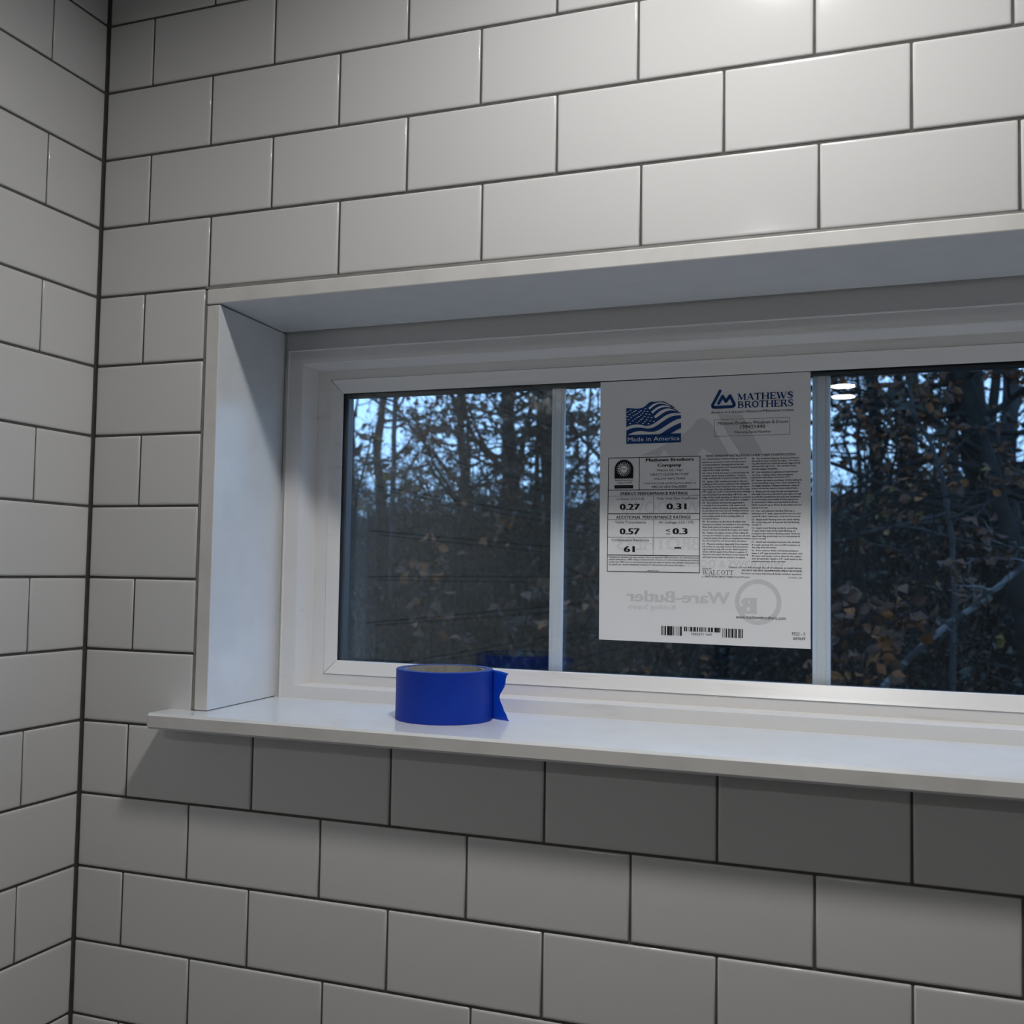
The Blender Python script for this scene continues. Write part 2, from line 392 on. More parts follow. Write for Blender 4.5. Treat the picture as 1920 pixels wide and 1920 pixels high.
class Z:                                # reads positions off an enlarged crop of the photograph, on the plane of the sheet
    def __init__(s, u0, v0, k): s.u, s.v, s.k = u0, v0, k
    def __call__(s, x, y):
        p = at(s.u+x/s.k, s.v+y/s.k, YP); return (p.x, p.z)
Z1, Z2, Z3, Z4 = Z(1110,690,4.2667), Z(1110,980,4.2667), Z(1130,840,7.679), Z(1310,840,7.385)
Z5, Z6, Z7, Z8 = Z(1165,740,16), Z(1320,720,10.667), Z(1140,850,27.43), Z(1225,1160,10.667)
def poly(mb, pts, d=0.0, m=0):
    """flat filled outline (may be concave) at depth d in front of the sheet"""
    from mathutils.geometry import tessellate_polygon
    tri = tessellate_polygon([[Vector((x, z, 0)) for x, z in pts]])
    mb.add([(x, YP-d, z) for x, z in pts], [tuple(t) for t in tri], m)
def rect(mb, x0, z0, x1, z1, d=0.0, m=0): mb.add([(x0,YP-d,z0),(x1,YP-d,z0),(x1,YP-d,z1),(x0,YP-d,z1)], [(0,1,2,3)], m)
def line(mb, a, b, w, d=0.0, m=0):
    a = Vector(a); b = Vector(b); t = (b-a).normalized(); nrm = Vector((-t.y, t.x))*w/2
    q = [a+nrm, b+nrm, b-nrm, a-nrm]; mb.add([(p.x, YP-d, p.y) for p in q], [(0,1,2,3)], m)
def hframe(mb, p0, p1, w):
    (xa, za), (xb, zb) = p0, p1
    rect(mb, xa, za-w, xb, za); rect(mb, xa, zb, xb, zb+w); rect(mb, xa, zb, xa+w, za); rect(mb, xb-w, zb, xb, za)
_cache = {}
def glyphs(txt, bold):
    key = (txt, bold)
    if key in _cache: return _cache[key]
    cu = bpy.data.curves.new('t', 'FONT'); cu.body = txt; cu.resolution_u = 2
    ob = bpy.data.objects.new('t', cu); C.objects.link(ob)
    bpy.context.view_layer.update()
    dg = bpy.context.evaluated_depsgraph_get(); me = bpy.data.meshes.new_from_object(ob.evaluated_get(dg))
    vv = [tuple(v.co) for v in me.vertices]; ff = [tuple(p.vertices) for p in me.polygons]
    bpy.data.objects.remove(ob); bpy.data.curves.remove(cu); bpy.data.meshes.remove(me)
    _cache[key] = (vv, ff); return vv, ff
CAPH = max(v[1] for v in glyphs('H', 0)[0])
def text(mb, txt, x0, x1, zb, cap, bold=0.0, d=0.0, m=0, mirror=False):
    vv, ff = glyphs(txt, 0)
    lo = min(v[0] for v in vv); hi = max(v[0] for v in vv); k = (x1-x0)/(hi-lo); kz = cap/CAPH
    for q, sh in enumerate((0, -1, 1) if bold > 0 else (0,)):      # heavier type is printed wider by overprinting
        dx = sh*bold*1.3*k; dd = d+q*.000015
        if mirror: mb.add([(x1-(v[0]-lo)*k+dx, YP-dd, zb+v[1]*kz) for v in vv], ff, m)
        else: mb.add([(x0+(v[0]-lo)*k+dx, YP-dd, zb+v[1]*kz) for v in vv], ff, m)
def ztext(mb, Zf, txt, xa, xb, yb, cap, bold=0.0, **kw):
    """text from crop x = xa to xb, baseline at crop y = yb under its left end, cap height in crop pixels"""
    x0, z0 = Zf(xa, yb); _, zt = Zf(xa, yb-cap); x1, _ = Zf(xb, yb)
    text(mb, txt, x0, x1, z0, zt-z0, bold, **kw)

# print showing through from the back
mb = MB()
def zp(Zf, pts): return [Zf(x, y) for x, y in pts]
poly(mb, zp(Z1, [(395,700),(700,560),(800,470),(835,420),(880,402),(925,415),(960,455),(1100,700),(980,700),(880,640),(840,700),(620,700),(575,655),(545,700)]), -.0001)
poly(mb, zp(Z1, [(1010,372),(1200,372),(1370,690),(1190,690),(1080,520)]), -.0001)
o = spart('show_through_triangle', mb, M_GHOST); o['label'] = 'large pale grey peak showing through'
mb = MB()
ztext(mb, Z1, 'WINDOWS', 880-640, 865, 1165, 95, .02, m=1, mirror=True, d=-.0001)
ztext(mb, Z2, 'BROTHERS', 200, 860, 215, 100, .03, m=1, mirror=True, d=-.0001)
ztext(mb, Z2, 'WINDOWS & DOORS', 700, 1540, 352, 55, .02, m=1, mirror=True, d=-.0001)
ztext(mb, Z2, 'Ware-Butler', 278, 1098, 628, 88, .03, m=0, mirror=True, d=-.0001)
ztext(mb, Z2, 'Building Supply', 285, 668, 685, 34, .0, m=0, mirror=True, d=-.0001)
o = spart('show_through_lettering', mb, [M_GHOST, M_GHOST2]); o['label'] = 'pale grey mirror-reversed lettering showing through'
mb = MB()
cx, cz = Z2(1328, 635); r1 = Z2(1515, 635)[0]-cx; r0 = r1*.80; NN = 64
mb.add([(cx+r*math.cos(2*PI*j/NN), YP+.0001, cz+r*math.sin(2*PI*j/NN)) for r in (r0, r1) for j in range(NN)], [(j,(j+1)%NN,NN+(j+1)%NN,NN+j) for j in range(NN)], 0)
ztext(mb, Z2, 'B', 1195, 1300, 725, 125, .06, m=0, mirror=True, d=-.0001)
o = spart('show_through_roundel', mb, [M_GHOST, M_GHOST2]); o['label'] = 'pale grey ring emblem showing through'

# flag emblem
D = .00012
mb = MB()
P5 = lambda *a: [Z5(x, y) for x, y in a]
poly(mb, P5((150,410),(250,405),(330,412),(430,420),(520,418),(590,405),(660,380),(720,335),(780,285),(830,240),(880,215),(930,212),(1000,215),(1100,205),(1270,205),(1340,235),(1440,290),(1540,345),(1605,395),(1590,412),(1510,372),(1580,425),(1700,478),(1690,492),(1600,462),(1690,508),(1800,542),(1700,548),(1600,545),(1500,560),(1400,590),(1300,640),(1180,730),(1080,800),(960,880),(850,925),(760,938),(680,930),(600,905),(520,895),(420,895),(320,912),(240,935),(150,975)), D)
for st_ in (((812,402),(870,350),(930,300),(1000,262),(1080,238),(1200,230),(1300,248),(1400,295),(1500,350),(1430,330),(1350,300),(1250,272),(1130,270),(1050,298),(960,352),(905,398),(848,442)),
            ((892,520),(960,465),(1040,400),(1130,350),(1240,318),(1330,325),(1440,355),(1530,400),(1440,378),(1330,365),(1240,380),(1130,418),(1030,485),(940,565)),
            ((980,655),(1080,560),(1180,480),(1300,428),(1400,412),(1500,425),(1600,468),(1640,488),(1560,475),(1450,470),(1350,498),(1250,552),(1150,622),(1030,708))):
    poly(mb, P5(*st_), .0002, 1)
poly(mb, P5((150,1080),(250,1030),(350,1000),(460,985),(560,985),(680,1000),(780,1020),(880,1010),(980,975),(1080,920),(1180,850),(1280,780),(1400,700),(1500,655),(1620,625),(1790,620),(1790,710),(1680,735),(1560,790),(1440,860),(1320,940),(1200,1020),(1080,1080),(980,1110),(860,1118),(740,1105),(600,1090),(470,1100),(360,1130),(270,1170),(190,1215),(150,1225)), D)
poly(mb, P5((1110,1195),(1220,1150),(1340,1070),(1450,1000),(1560,940),(1680,885),(1790,840),(1790,1000),(1650,1070),(1560,1120),(1470,1170),(1300,1200)), D)
poly(mb, P5((150,1212),(1110,1188),(1470,1168),(1790,1155),(1790,1430),(150,1482)), D)
for (x, y) in [(200,515),(275,468),(432,482),(380,512),(320,548),(535,525),(588,485),(727,425),(688,497),(787,507),(645,560),(483,566),(425,600),(248,592),(748,582),(848,594),(588,614),(365,632),(700,652),(185,652),(530,655),(293,682),(478,688),(806,680),(912,690),(640,710),(415,730),(218,752),(592,748),(756,756),(350,788),(540,792),(870,788),(976,802),(706,814),(478,840),(652,866),(265,870),(815,872)]:
    (px, pz) = Z5(x, y); s_ = .00085
    mb.add([(px+s_*math.cos(PI*j/3)*1.25, YP-.0002, pz+s_*.62*math.sin(PI*j/3)) for j in range(6)], [tuple(range(6))], 1)
x0, z0 = Z5(195,1405); x1, _ = Z5(1745,1360)
text(mb, 'Made in America', x0, x1, z0, .0043, .0, d=.0002, m=1)
spart('flag_emblem', mb, [M_BLUEINK, M_PAPER])

# maker's mark: triangle monogram, slab-serif name
mb = MB()
def stroke(mb, pts, w, d=0.0, m=0, n=10):
    for i in range(len(pts)-1): line(mb, pts[i], pts[i+1], w, d, m)
    for p in pts: mb.add([(p[0]+w/2*math.cos(2*PI*j/n), YP-d-.00001, p[1]+w/2*math.sin(2*PI*j/n)) for j in range(n)], [tuple(range(n))], m)
P6 = lambda *a: [Z6(x, y) for x, y in a]
wk = (Z6(60,0)[0]-Z6(0,0)[0])
stroke(mb, P6((322,140),(170,425),(178,460),(215,468),(570,452),(605,425),(600,390),(520,235),(440,350),(372,245),(292,388)), wk*1.0, D)
LET = {'M':(1.15,[((.14,0),(.14,1),.07),((.16,1),(.55,.08),.2),((.55,.08),(.92,1),.07),((.95,0),(.95,1),.2)],[(.0,.28,0),(.80,1.1,0),(.0,.24,1),(.88,1.1,1)]),
 'A':(1.0,[((.14,0),(.5,1),.07),((.5,1),(.85,0),.2),((.28,.33),(.7,.33),.08)],[(.0,.30,0),(.68,1.0,0)]),
 'T':(.92,[((.46,0),(.46,1),.2),((.05,.96),(.87,.96),.09),((.07,.72),(.07,1),.06),((.85,.72),(.85,1),.06)],[(.26,.66,0)]),
 'H':(1.08,[((.2,0),(.2,1),.2),((.88,0),(.88,1),.2),((.2,.5),(.88,.5),.09)],[(.04,.38,0),(.70,1.04,0),(.04,.38,1),(.70,1.04,1)]),
 'E':(.88,[((.2,0),(.2,1),.2),((.1,.96),(.78,.96),.09),((.2,.5),(.6,.5),.09),((.1,.04),(.82,.04),.09),((.78,.74),(.78,1),.06),((.82,0),(.82,.28),.06),((.6,.38),(.6,.62),.05)],[(.04,.3,0),(.04,.3,1)]),
 'W':(1.35,[((.12,1),(.4,0),.2),((.4,0),(.68,.9),.07),((.6,1),(.92,0),.2),((.92,0),(1.2,1),.07)],[(.0,.30,1),(.52,.8,1),(1.08,1.34,1)]),
 'S':(.8,[((.68,.72),(.66,.9),.07),((.66,.9),(.42,.96),.10),((.42,.96),(.16,.86),.13),((.16,.86),(.15,.66),.18),((.15,.66),(.64,.38),.2),((.64,.38),(.64,.16),.18),((.64,.16),(.38,.04),.12),((.38,.04),(.12,.1),.10),((.12,.1),(.1,.32),.07)],[]),
 'B':(.95,[((.2,0),(.2,1),.2),((.2,.96),(.6,.94),.09),((.6,.94),(.72,.76),.17),((.72,.76),(.58,.54),.12),((.2,.52),(.6,.52),.09),((.6,.5),(.82,.28),.19),((.82,.28),(.62,.06),.12),((.2,.04),(.62,.05),.09)],[(.04,.3,0),(.04,.3,1)]),
 'R':(1.0,[((.2,0),(.2,1),.2),((.2,.96),(.62,.94),.09),((.62,.94),(.76,.74),.18),((.76,.74),(.58,.5),.12),((.2,.5),(.6,.5),.09),((.56,.5),(.86,.04),.19)],[(.04,.38,0),(.04,.3,1),(.78,1.0,0)]),
 'O':(1.0,[((.5,.97),(.2,.8),.12),((.2,.8),(.14,.5),.19),((.14,.5),(.2,.2),.19),((.2,.2),(.5,.03),.12),((.5,.03),(.8,.2),.12),((.8,.2),(.86,.5),.19),((.86,.5),(.8,.8),.19),((.8,.8),(.5,.97),.12)],[]),
 'C':(.95,[((.84,.7),(.82,.9),.06),((.82,.9),(.5,.97),.08),((.5,.97),(.2,.8),.12),((.2,.8),(.14,.5),.15),((.14,.5),(.2,.2),.15),((.2,.2),(.5,.03),.1),((.5,.03),(.84,.2),.07)],[]),
 'L':(.82,[((.2,0),(.2,1),.2),((.1,.04),(.76,.04),.08),((.76,0),(.76,.28),.06)],[(.04,.36,0),(.04,.36,1)])}
def serif(mb, txt, x0, x1, zb, cap, wt=1.0, d=D, m=0):
    tot = sum(LET[c][0] for c in txt); k = (x1-x0)/tot; x = x0
    for c in txt:
        w_, st_, sf = LET[c]
        for (a, b, t) in st_: line(mb, (x+a[0]*k, zb+a[1]*cap), (x+b[0]*k, zb+b[1]*cap), t*k*wt, d, m)
        for (xa, xb, lv) in sf: rect(mb, x+xa*k, zb+(cap*.93 if lv else 0), x+xb*k, zb+(cap if lv else cap*.07), d, m)
        x += w_*k
xa, za = Z6(670,325); xb, zb_ = Z6(1790,262); zt = Z6(670,195)[1]
serif(mb, 'MATHEWS', xa, xb, za, zt-za)
xa, za = Z6(668,485); xb, _ = Z6(1795,430); zt = Z6(668,348)[1]
serif(mb, 'BROTHERS', xa, xb, za, zt-za)
spart('maker_mark', mb, M_BLUEINK)
mb = MB()
capsmall = [("A",1.3),("MERICA'S",1),(" ",0),("O",1.3),("LDEST",1),(" ",0),("W",1.3),("INDOW",1),(" ",0),("M",1.3),("ANUFACTURER",1)]
xs = [(140,190),(192,520),None,(535,585),(588,825),None,(840,915),(918,1168),None,(1188,1258),(1262,1795)]
z0 = Z6(140,597)[1]; ch = Z6(140,560)[1]-z0
for (t_, k_), sp in zip(capsmall, xs):
    if sp: text(mb, t_, Z6(sp[0],600)[0], Z6(sp[1],530)[0], z0, ch*(1.35 if k_ > 1 else .95), .004)
hframe(mb, Z6(205,715), (Z6(1718,640)[0], Z6(205,1052)[1]), .00028)
text(mb, 'Mathews Brothers Windows & Doors', Z6(285,820)[0], Z6(1680,760)[0], Z6(285,820)[1], .0032, .004)
text(mb, '199421440', Z6(728,893)[0], Z6(1220,870)[0], Z6(728,895)[1], .0036, .006)
text(mb, 'Warranty Serial Number', Z6(600,988)[0], Z6(1335,960)[0], Z6(600,990)[1], .0026, .0)
spart('serial_number_box', mb, M_INK)

# ratings panel
mb = MB()
g = .0007
x0, z0 = Z3(80,142); x1, _ = Z3(1408,105); z9 = Z3(72,1780)[1]
hframe(mb, (x0, z0), (x1, z9), g)
def hl(y, w): z = Z3(85, y)[1]; rect(mb, x0, z-w/2, x1, z+w/2)
hl(608, g); hl(694, .00028); hl(948, g); hl(1032, .00028); hl(1284, .0003); hl(1540, g)
xv = Z3(527,400)[0]; rect(mb, xv-g/2, Z3(85,608)[1], xv+g/2, z0)
xv = Z3(733,900)[0]; rect(mb, xv-.00015, Z3(85,948)[1], xv+.00015, Z3(85,694)[1]); rect(mb, xv-.00015, Z3(85,1540)[1], xv+.00015, Z3(85,1032)[1])
ztext(mb, Z3, 'Mathews Brothers', 624, 1308, 196, 44, .028)
ztext(mb, Z3, 'Company', 792, 1132, 270, 44, .028)
ztext(mb, Z3, 'Walcott NC / Repl', 778, 1150, 336, 32, .0)
ztext(mb, Z3, 'DIRECT GLAZE PICTURE', 684, 1238, 400, 32, .0)
ztext(mb, Z3, 'HOLLOW VINYL FRAME', 738, 1184, 458, 28, .0)
ztext(mb, Z3, 'LOWE ARGON DSB 366/TRS Dual Pane (000022 -5)', 590, 1340, 522, 22, .0)
ztext(mb, Z3, 'MBC-M-18-01546-00001', 704, 1212, 578, 34, .0)
ztext(mb, Z3, 'ENERGY PERFORMANCE RATINGS', 258, 1222, 680, 42, .018)
ztext(mb, Z3, 'ADDITIONAL PERFORMANCE RATINGS', 192, 1266, 1018, 42, .018)
ztext(mb, Z3, 'U-Factor (U.S./I-P)', 206, 594, 752, 36, .0)
ztext(mb, Z3, 'Solar Heat Gain Coefficient', 784, 1364, 742, 36, .0)
ztext(mb, Z3, 'Visible Transmittance', 180, 622, 1086, 36, .0)
ztext(mb, Z3, 'Air Leakage (U.S. / I-P)', 808, 1306, 1086, 36, .0)
ztext(mb, Z3, 'Condensation Resistance', 132, 664, 1342, 36, .0)
for tx, a, b, y in [('0.27',252,530,890),('0.31',924,1200,884),('0.57',250,526,1242),('0.3',1012,1216,1240),('61',308,455,1496)]:
    ztext(mb, Z3, tx, a, b, y, 84, .035)
ztext(mb, Z3, '<', 910, 970, 1218, 62, .0)
a = Z3(910,1236); b = Z3(972,1236); rect(mb, a[0], a[1]-.0003, b[0], a[1]+.0003)
a = Z3(1030,1438); b = Z3(1130,1438); rect(mb, a[0], a[1]-.0007, b[0], a[1]+.0007)
spart_ratings = spart('ratings_panel', mb, M_INK)
mb = MB()
for tx, xe, y in [("Manufacturer stipulates that these ratings conform to applicable NFRC procedures for determining whole",1396,1578),
    ("product performance.  NFRC ratings are determined for a fixed set of environmental conditions and a specific",1390,1612),
    ("product size. NFRC does not recommend any product and does not warrant the suitability of any product for",1390,1648),
    ("any specific use.  Consult manufacturer's literature for other product performance information.",1172,1684)]:
    ztext(mb, Z3, tx, 90, xe, y, 22, .008)
ztext(mb, Z3, 'www.nfrc.org', 645, 797, 1770, 17, .008)
spart('ratings_note', mb, M_INK, spart_ratings)
# certification badge, a sub-part of the panel
mb = MB()
cxb, czb = Z7(818,815); rb = Z7(1298,815)[0]-cxb
out = [(cxb+rb*math.cos(PI*j/24), czb+rb*math.sin(PI*j/24)) for j in range(25)]
zb2 = Z7(335,1300)[1]
poly(mb, [(out[0][0], zb2)]+out+[(out[-1][0], zb2)], D)
rs = rb*.40
mb.add([(cxb+rs*math.cos(2*PI*j/32), YP-.0002, czb+rs*math.sin(2*PI*j/32)) for j in range(32)], [tuple(range(32))], 1)
for j in range(22):
    if j in (0, 11): pass
    a = 2*PI*(j+.5)/22; c_, s_ = math.cos(a), math.sin(a); r0_, r1_ = rb*.47, rb*.80; wd = rb*.048
    if c_ > 0:
        mb.add([(cxb+c_*rr-s_*ww, YP-.0002, czb+s_*rr+c_*ww) for rr, ww in ((r0_,wd*.8),(r0_+wd*2.2,wd*.8),(r0_+wd*2.2,-wd*.8),(r0_,-wd*.8))], [(0,1,2,3)], 1)
        mb.add([(cxb+c_*rr-s_*ww, YP-.0002, czb+s_*rr+c_*ww) for rr, ww in ((rb*.64,wd),(r1_,0),(rb*.64,-wd))], [(0,1,2)], 1)
    else:
        mb.add([(cxb+c_*rr-s_*ww, YP-.0002, czb+s_*rr+c_*ww) for rr, ww in ((r0_,wd*1.2),(r1_,wd*.3),(r1_,-wd*.3),(r0_,-wd*1.2))], [(0,1,2,3)], 1)
text(mb, 'NFRC', cxb-rs*.8, cxb+rs*.8, czb-rb*.05, rb*.13, .01, d=.0003)
ztext(mb, Z7, 'National Fenestration', 350, 1290, 1415, 62, .01)
ztext(mb, Z7, 'Rating Council\u00ae', 490, 1225, 1545, 66, .01)
xq, zq = Z7(332,1645); xr, zr = Z7(1290,1810); rect(mb, xq, Z7(332,1812)[1], xr, zq, D)
ztext(mb, Z7, 'CERTIFIED', 440, 1170, 1770, 88, .0, d=.0002, m=2)
spart('certification_badge', mb, [M_INK, M_PAPER, M_GREYINK], spart_ratings)

# installation guide, two columns of small type
mb = MB()
ztext(mb, Z4, 'VINYL WINDOW INSTALLATION GUIDE  | NEW CONSTRUCTION', 100, 1335, 128, 30, .012)
L1 = [("01.  Housewrap & window flashing must be",165,662),("applied in accordance with manufacturer's",208,650),("recommendations, starting first at the sill,",245,622),
("extending a minimum of 6\" beyond the inside",284,690),("edge of the rough opening.",318,424),("02.  Close & lock the sash in order to keep the",360,698),("window square during installation.  Confirm",396,650),
("rough opening size to ensure window will fit.",430,666),("03.  Apply a 3/8\" continuous bead of silicone",476,672),("caulking to the interior surface of the nailing fin,",512,708),
("covering the holes in the fin. If the rough open-",548,702),("ing is larger than the window unit by more than",584,708),("1/2\", apply the caulk to the house wrap making",618,708),
("sure the bead is no more than 1/8\" from the",658,664),("edge of the rough opening, so that it is covered",694,716),("by the nailing fin when the window is installed.",730,696),
("04.  The window sill must be supported in",770,632),("a straight & level position, with shims at all",806,642),("locations where the jamb, meeting stile/rails,",844,684),
("& pull stiles/rails meet the sill. Multiple window",880,696),("units should have a shim under each mullion,",916,684),("intermediate jamb & the meeting stiles of",954,624),
("horizontal sliders.",990,288),("05.  Set window on the shims & adjust side",1030,652),("clearance to center the window in the opening.",1068,702),
("Shim both sides of window as needed to",1106,622),("ensure window is plumb & margins are equal.",1142,688),("06.  Fasten one upper corner of the nailing fin",1184,686),
("to keep the window in place.  Check the sill with",1222,708),("a level & adjust the shims as required to ensure",1258,720),("the sill is level. Do not force shims into place.",1294,666),
("07.  Measure window diagonally from bottom",1338,686),("left corner to top right corner & from bottom",1374,680),("right corner to top left corner. Both measure-",1410,678),
("ments will be equal if the frame is square. If",1446,668),("they are not equal, the frame is not square &",1482,684),("will need to be reset to ensure it is square.",1520,648)]
L2 = [("08.  The weatherstripping clearance between",157,1394),("the sash & frame should be equal.  The meet-",192,1396),("ing stile/rail & lock stile/rail should align evenly",228,1408),
("with parallel sight lines.  The window locks",264,1346),("should engage smoothly.",302,1090),("09.  Use stainless or galvanized steel fasten-",346,1382),("ers, (e.g.. roofing nails), long enough to",384,1306),
("penetrate wall studs a minimum of 1\".",418,1274),("10.  Fasten the entire perimeter of the nailing fin",460,1430),("to the sheathing using every other slotted hole",496,1408),
("on single windows. Multiple windows, twins &",534,1392),("triples should be nailed in every slotted hole.",570,1374),("11.  Fasten the fin snug but do not overdrive",614,1380),
("the nails. Fasteners should be just tight enough",650,1424),("to hold the window but not stop the movement",688,1412),("of the framing underneath during expansion",724,1378),
("& contraction. Make sure the head & sill are",762,1374),("NOT crowned up or down, & the jambs are not",800,1424),("bowed in or out.",838,960),
("12.  Use self-adhesive flexible flashing, a",882,1330),("minimum of 4\" wide, approved for use on vinyl,",918,1420),("wood & other substrates, such as housewrap.",956,1414),
("13.  Apply jamb flashing over the jamb nailing",1000,1398),("fin, continuing over & beyond the sill flashing",1038,1392),("at least 2\".",1072,874),
("14.  Apply head flashing similarly extending",1118,1364),("2\" past either side of the jamb flashing, to",1156,1342),("complete the window flashing detail. Remove",1194,1404),
("tape from flap previously cut on housewrap &",1230,1400),("secure to wall.",1264,936),("15.  Install batt insulation between the window",1310,1406),
("& rough opening. Do not overfill insulation, as",1350,1404),("this may bow the frame.",1386,1078),("16.  If the exterior finish is brick/stone/stucco,",1428,1384),
("leave a 1/4\" gap around the entire window, and",1466,1430),("fill cavity with backer rod to allow for the expan-",1504,1422),("sion of materials. Apply a 1/4\" caulk bead to the",1542,1430),("exterior perimeter of the window.",1578,1208)]
for t_, y_, xe in L1: ztext(mb, Z4, t_, 52, xe, y_, 21, .012)
for t_, y_, xe in L2: ztext(mb, Z4, t_, 736, xe, y_, 21, .012)
ztext(mb, Z4, 'Caution: Do not drill through the sill of windows to install alarms.', 415, 1432, 1662, 24, .006)
ztext(mb, Z4, 'DO NOT USE ANY UNAPPROVED SPRAY-IN-FOAMS.', 598, 1432, 1706, 24, .018)
ztext(mb, Z4, 'The foam can cause distortion & hinder window operation.', 586, 1432, 1746, 22, .004)
ztext(mb, Z4, '03102021_200', 1245, 1430, 1804, 17, .0)
spart('installation_guide', mb, M_INK)
# serif brand line
mb = MB()
xa, za = Z4(50,1750); xb, _ = Z4(484,1752); zt = Z4(50,1688)[1]
serif(mb, 'WALCOTT', xa, xb, za, zt-za, .55, 0)
ztext(mb, Z4, 'SPENCER', 50, 180, 1678, 18, .0)
ztext(mb, Z4, 'a', 40, 66, 1792, 20, .0); ztext(mb, Z4, 'MATHEWS BROTHERS', 84, 480, 1792, 26, .0)
ztext(mb, Z4, 'Family Product', 492, 710, 1796, 24, -.0)
spart('product_line_mark', mb, M_INK)
# web address, bar codes, numbers
mb = MB()
ztext(mb, Z2, 'www.mathewsbrothers.com', 1150, 1548, 766, 26, .002)
ztext(mb, Z2, '9522 - 5', 1598, 1706, 900, 24, .0); ztext(mb, Z2, '697649', 1610, 1706, 938, 24, .0)
spart('web_address', mb, M_INK)
mb = MB()
def bars(segs, y0, y1):
    for s_ in segs:
        xa, za = Z8(s_[0], y0); xb, zb_ = Z8(s_[1], y1); rect(mb, xa, Z8(segs[0][0], y1)[1], xb, Z8(segs[0][0], y0)[1], 0, s_[2] if len(s_) > 2 else 0)
bars([(162,182),(192,202,1),(224,252),(275,312),(312,350,1),(350,375),(385,406),(428,438,1),(466,478,1),(498,508,1),(528,552,1),(554,570)], 145, 328)
bars([(612,640),(652,674),(692,702,1),(726,746,1),(750,782),(800,824),(824,852,1),(868,896),(918,940),(950,970),(982,1002),(1024,1046),(1066,1076,1),(1096,1130),(1150,1172),(1172,1194,1),(1222,1260),(1260,1318,1),(1322,1340)], 160, 252)
bars([(1380,1392,1),(1412,1424,1),(1446,1474),(1498,1520),(1528,1542,1),(1562,1602),(1622,1644,1),(1648,1668),(1700,1728),(1736,1756,1),(1768,1788)], 195, 376)
xa, za = Z8(762,328); xb, _ = Z8(1165,335); text(mb, '1065271 1of1', xa, xb, za, .0024, .004)
spart('bar_codes', mb, [M_INK, M_GREYINK])

# ------------------------------------------------------------------ the woods outside
M_BARK = mat('dark_bark', (.024,.023,.021), .9, .05, noise=(9, (.012,.012,.011), .35, .7), bump=(30, .6, .01))
M_BARKP = mat('pale_bark', (.030,.031,.031), .85, .15, noise=(16, (.12,.122,.12), .48, .56), bump=(40, .4, .004))
M_BARKG = mat('grey_bark', (.045,.046,.045), .9, .1, noise=(12, (.026,.026,.025), .4, .7))
def leafm(n, a, b): return mat(n, a, .7, .25, noise=(3.5, b, .4, .65))
M_LB = leafm('brown_leaf', (.078,.039,.021), (.043,.024,.016))
M_LO = leafm('orange_leaf', (.18,.068,.017), (.095,.038,.014))
M_LY = leafm('yellow_leaf', (.14,.10,.024), (.09,.06,.02))
M_LG = leafm('olive_leaf', (.030,.032,.022), (.018,.020,.015))
M_NEED = leafm('dark_needle', (.024,.036,.026), (.016,.024,.018))
M_LITTER = mat('leaf_litter', (.060,.045,.032), .95, .1, noise=(4, (.028,.024,.020), .35, .65), bump=(9, .8, .05))
M_HILL = mat('wooded_hillside', (.042,.045,.046), .95, .1, noise=(.6, (.024,.026,.027), .35, .65), bump=(2, 1, .3))
def gz(x, y): return -2.6+.105*max(0, y-1)+.12*math.sin(x*.9+1)*math.sin(y*.6)
mb = MB(); NX, NY = 60, 50
vsn = [(x, y, gz(x, y)) for y in [.26+j*44/NY for j in range(NY+1)] for x in [-32+i*52/NX for i in range(NX+1)]]
mb.add(vsn, [(j*(NX+1)+i, j*(NX+1)+i+1, (j+1)*(NX+1)+i+1, (j+1)*(NX+1)+i) for j in range(NY) for i in range(NX)], 0, True)
tag(mb.build('ground', M_LITTER), 'leaf-strewn forest floor rising away from the house', kind='structure')
mb = MB(); rr = random.Random(5); NX = 120
vsn = []
for i in range(NX+1):
    x = -70+i*110/NX; h = 3.3+.7*math.sin(x*.11+.6)+.4*math.sin(x*.31)+rr.uniform(-.35,.35)
    vsn += [(x, 40, -1.5), (x, 44, h*.6), (x, 52+rr.uniform(-1,1), h)]
mb.add(vsn, [(i*3+k, i*3+3+k, i*3+4+k, i*3+1+k) for i in range(NX) for k in range(2)], 0, True)
tag(mb.build('hillside', M_HILL), 'dark wooded ridge far beyond the trees', kind='structure')

def rvec(r): 
    a = r.uniform(0, 2*PI); z = r.uniform(-1, 1); q = math.sqrt(1-z*z); return Vector((q*math.cos(a), q*math.sin(a), z))
def leaf(mb, p, r, size, m, flat=.5, big=False):
    d = rvec(r); d.z = d.z*flat-.25; d.normalize(); s_ = d.cross(rvec(r)).normalized(); u = d.cross(s_)
    L = size*r.uniform(.7, 1.25); W = L*r.uniform(.32, .48)
    b = p+d*L*.10; m1 = p+d*L*.55+u*W*.12; t = p+d*L*1.05
    l1 = p+d*L*.34+s_*W*.62+u*W*.3; l2 = p+d*L*.60+s_*W*.80+u*W*.45; l3 = p+d*L*.82+s_*W*.38+u*W*.3
    r1 = p+d*L*.34-s_*W*.62+u*W*.3; r2 = p+d*L*.60-s_*W*.80+u*W*.45; r3 = p+d*L*.82-s_*W*.38+u*W*.3
    if big: mb.add([b, l1, l2, l3, t, r3, r2, r1, m1], [(0,1,8), (1,2,8), (2,3,8), (3,4,8), (4,5,8), (5,6,8), (6,7,8), (7,0,8)], m, True)
    else: mb.add([b, l2, t, r2], [(0,1,2), (0,2,3)], m)
def curve(p, d, L, n, r, wob, grav=0.0):
    pts = [p.copy()]; d = d.normalized()
    for i in range(n):
        d = (d+rvec(r)*wob+Vector((0,0,grav))).normalized(); pts.append(pts[-1]+d*(L/n))
    return pts, d
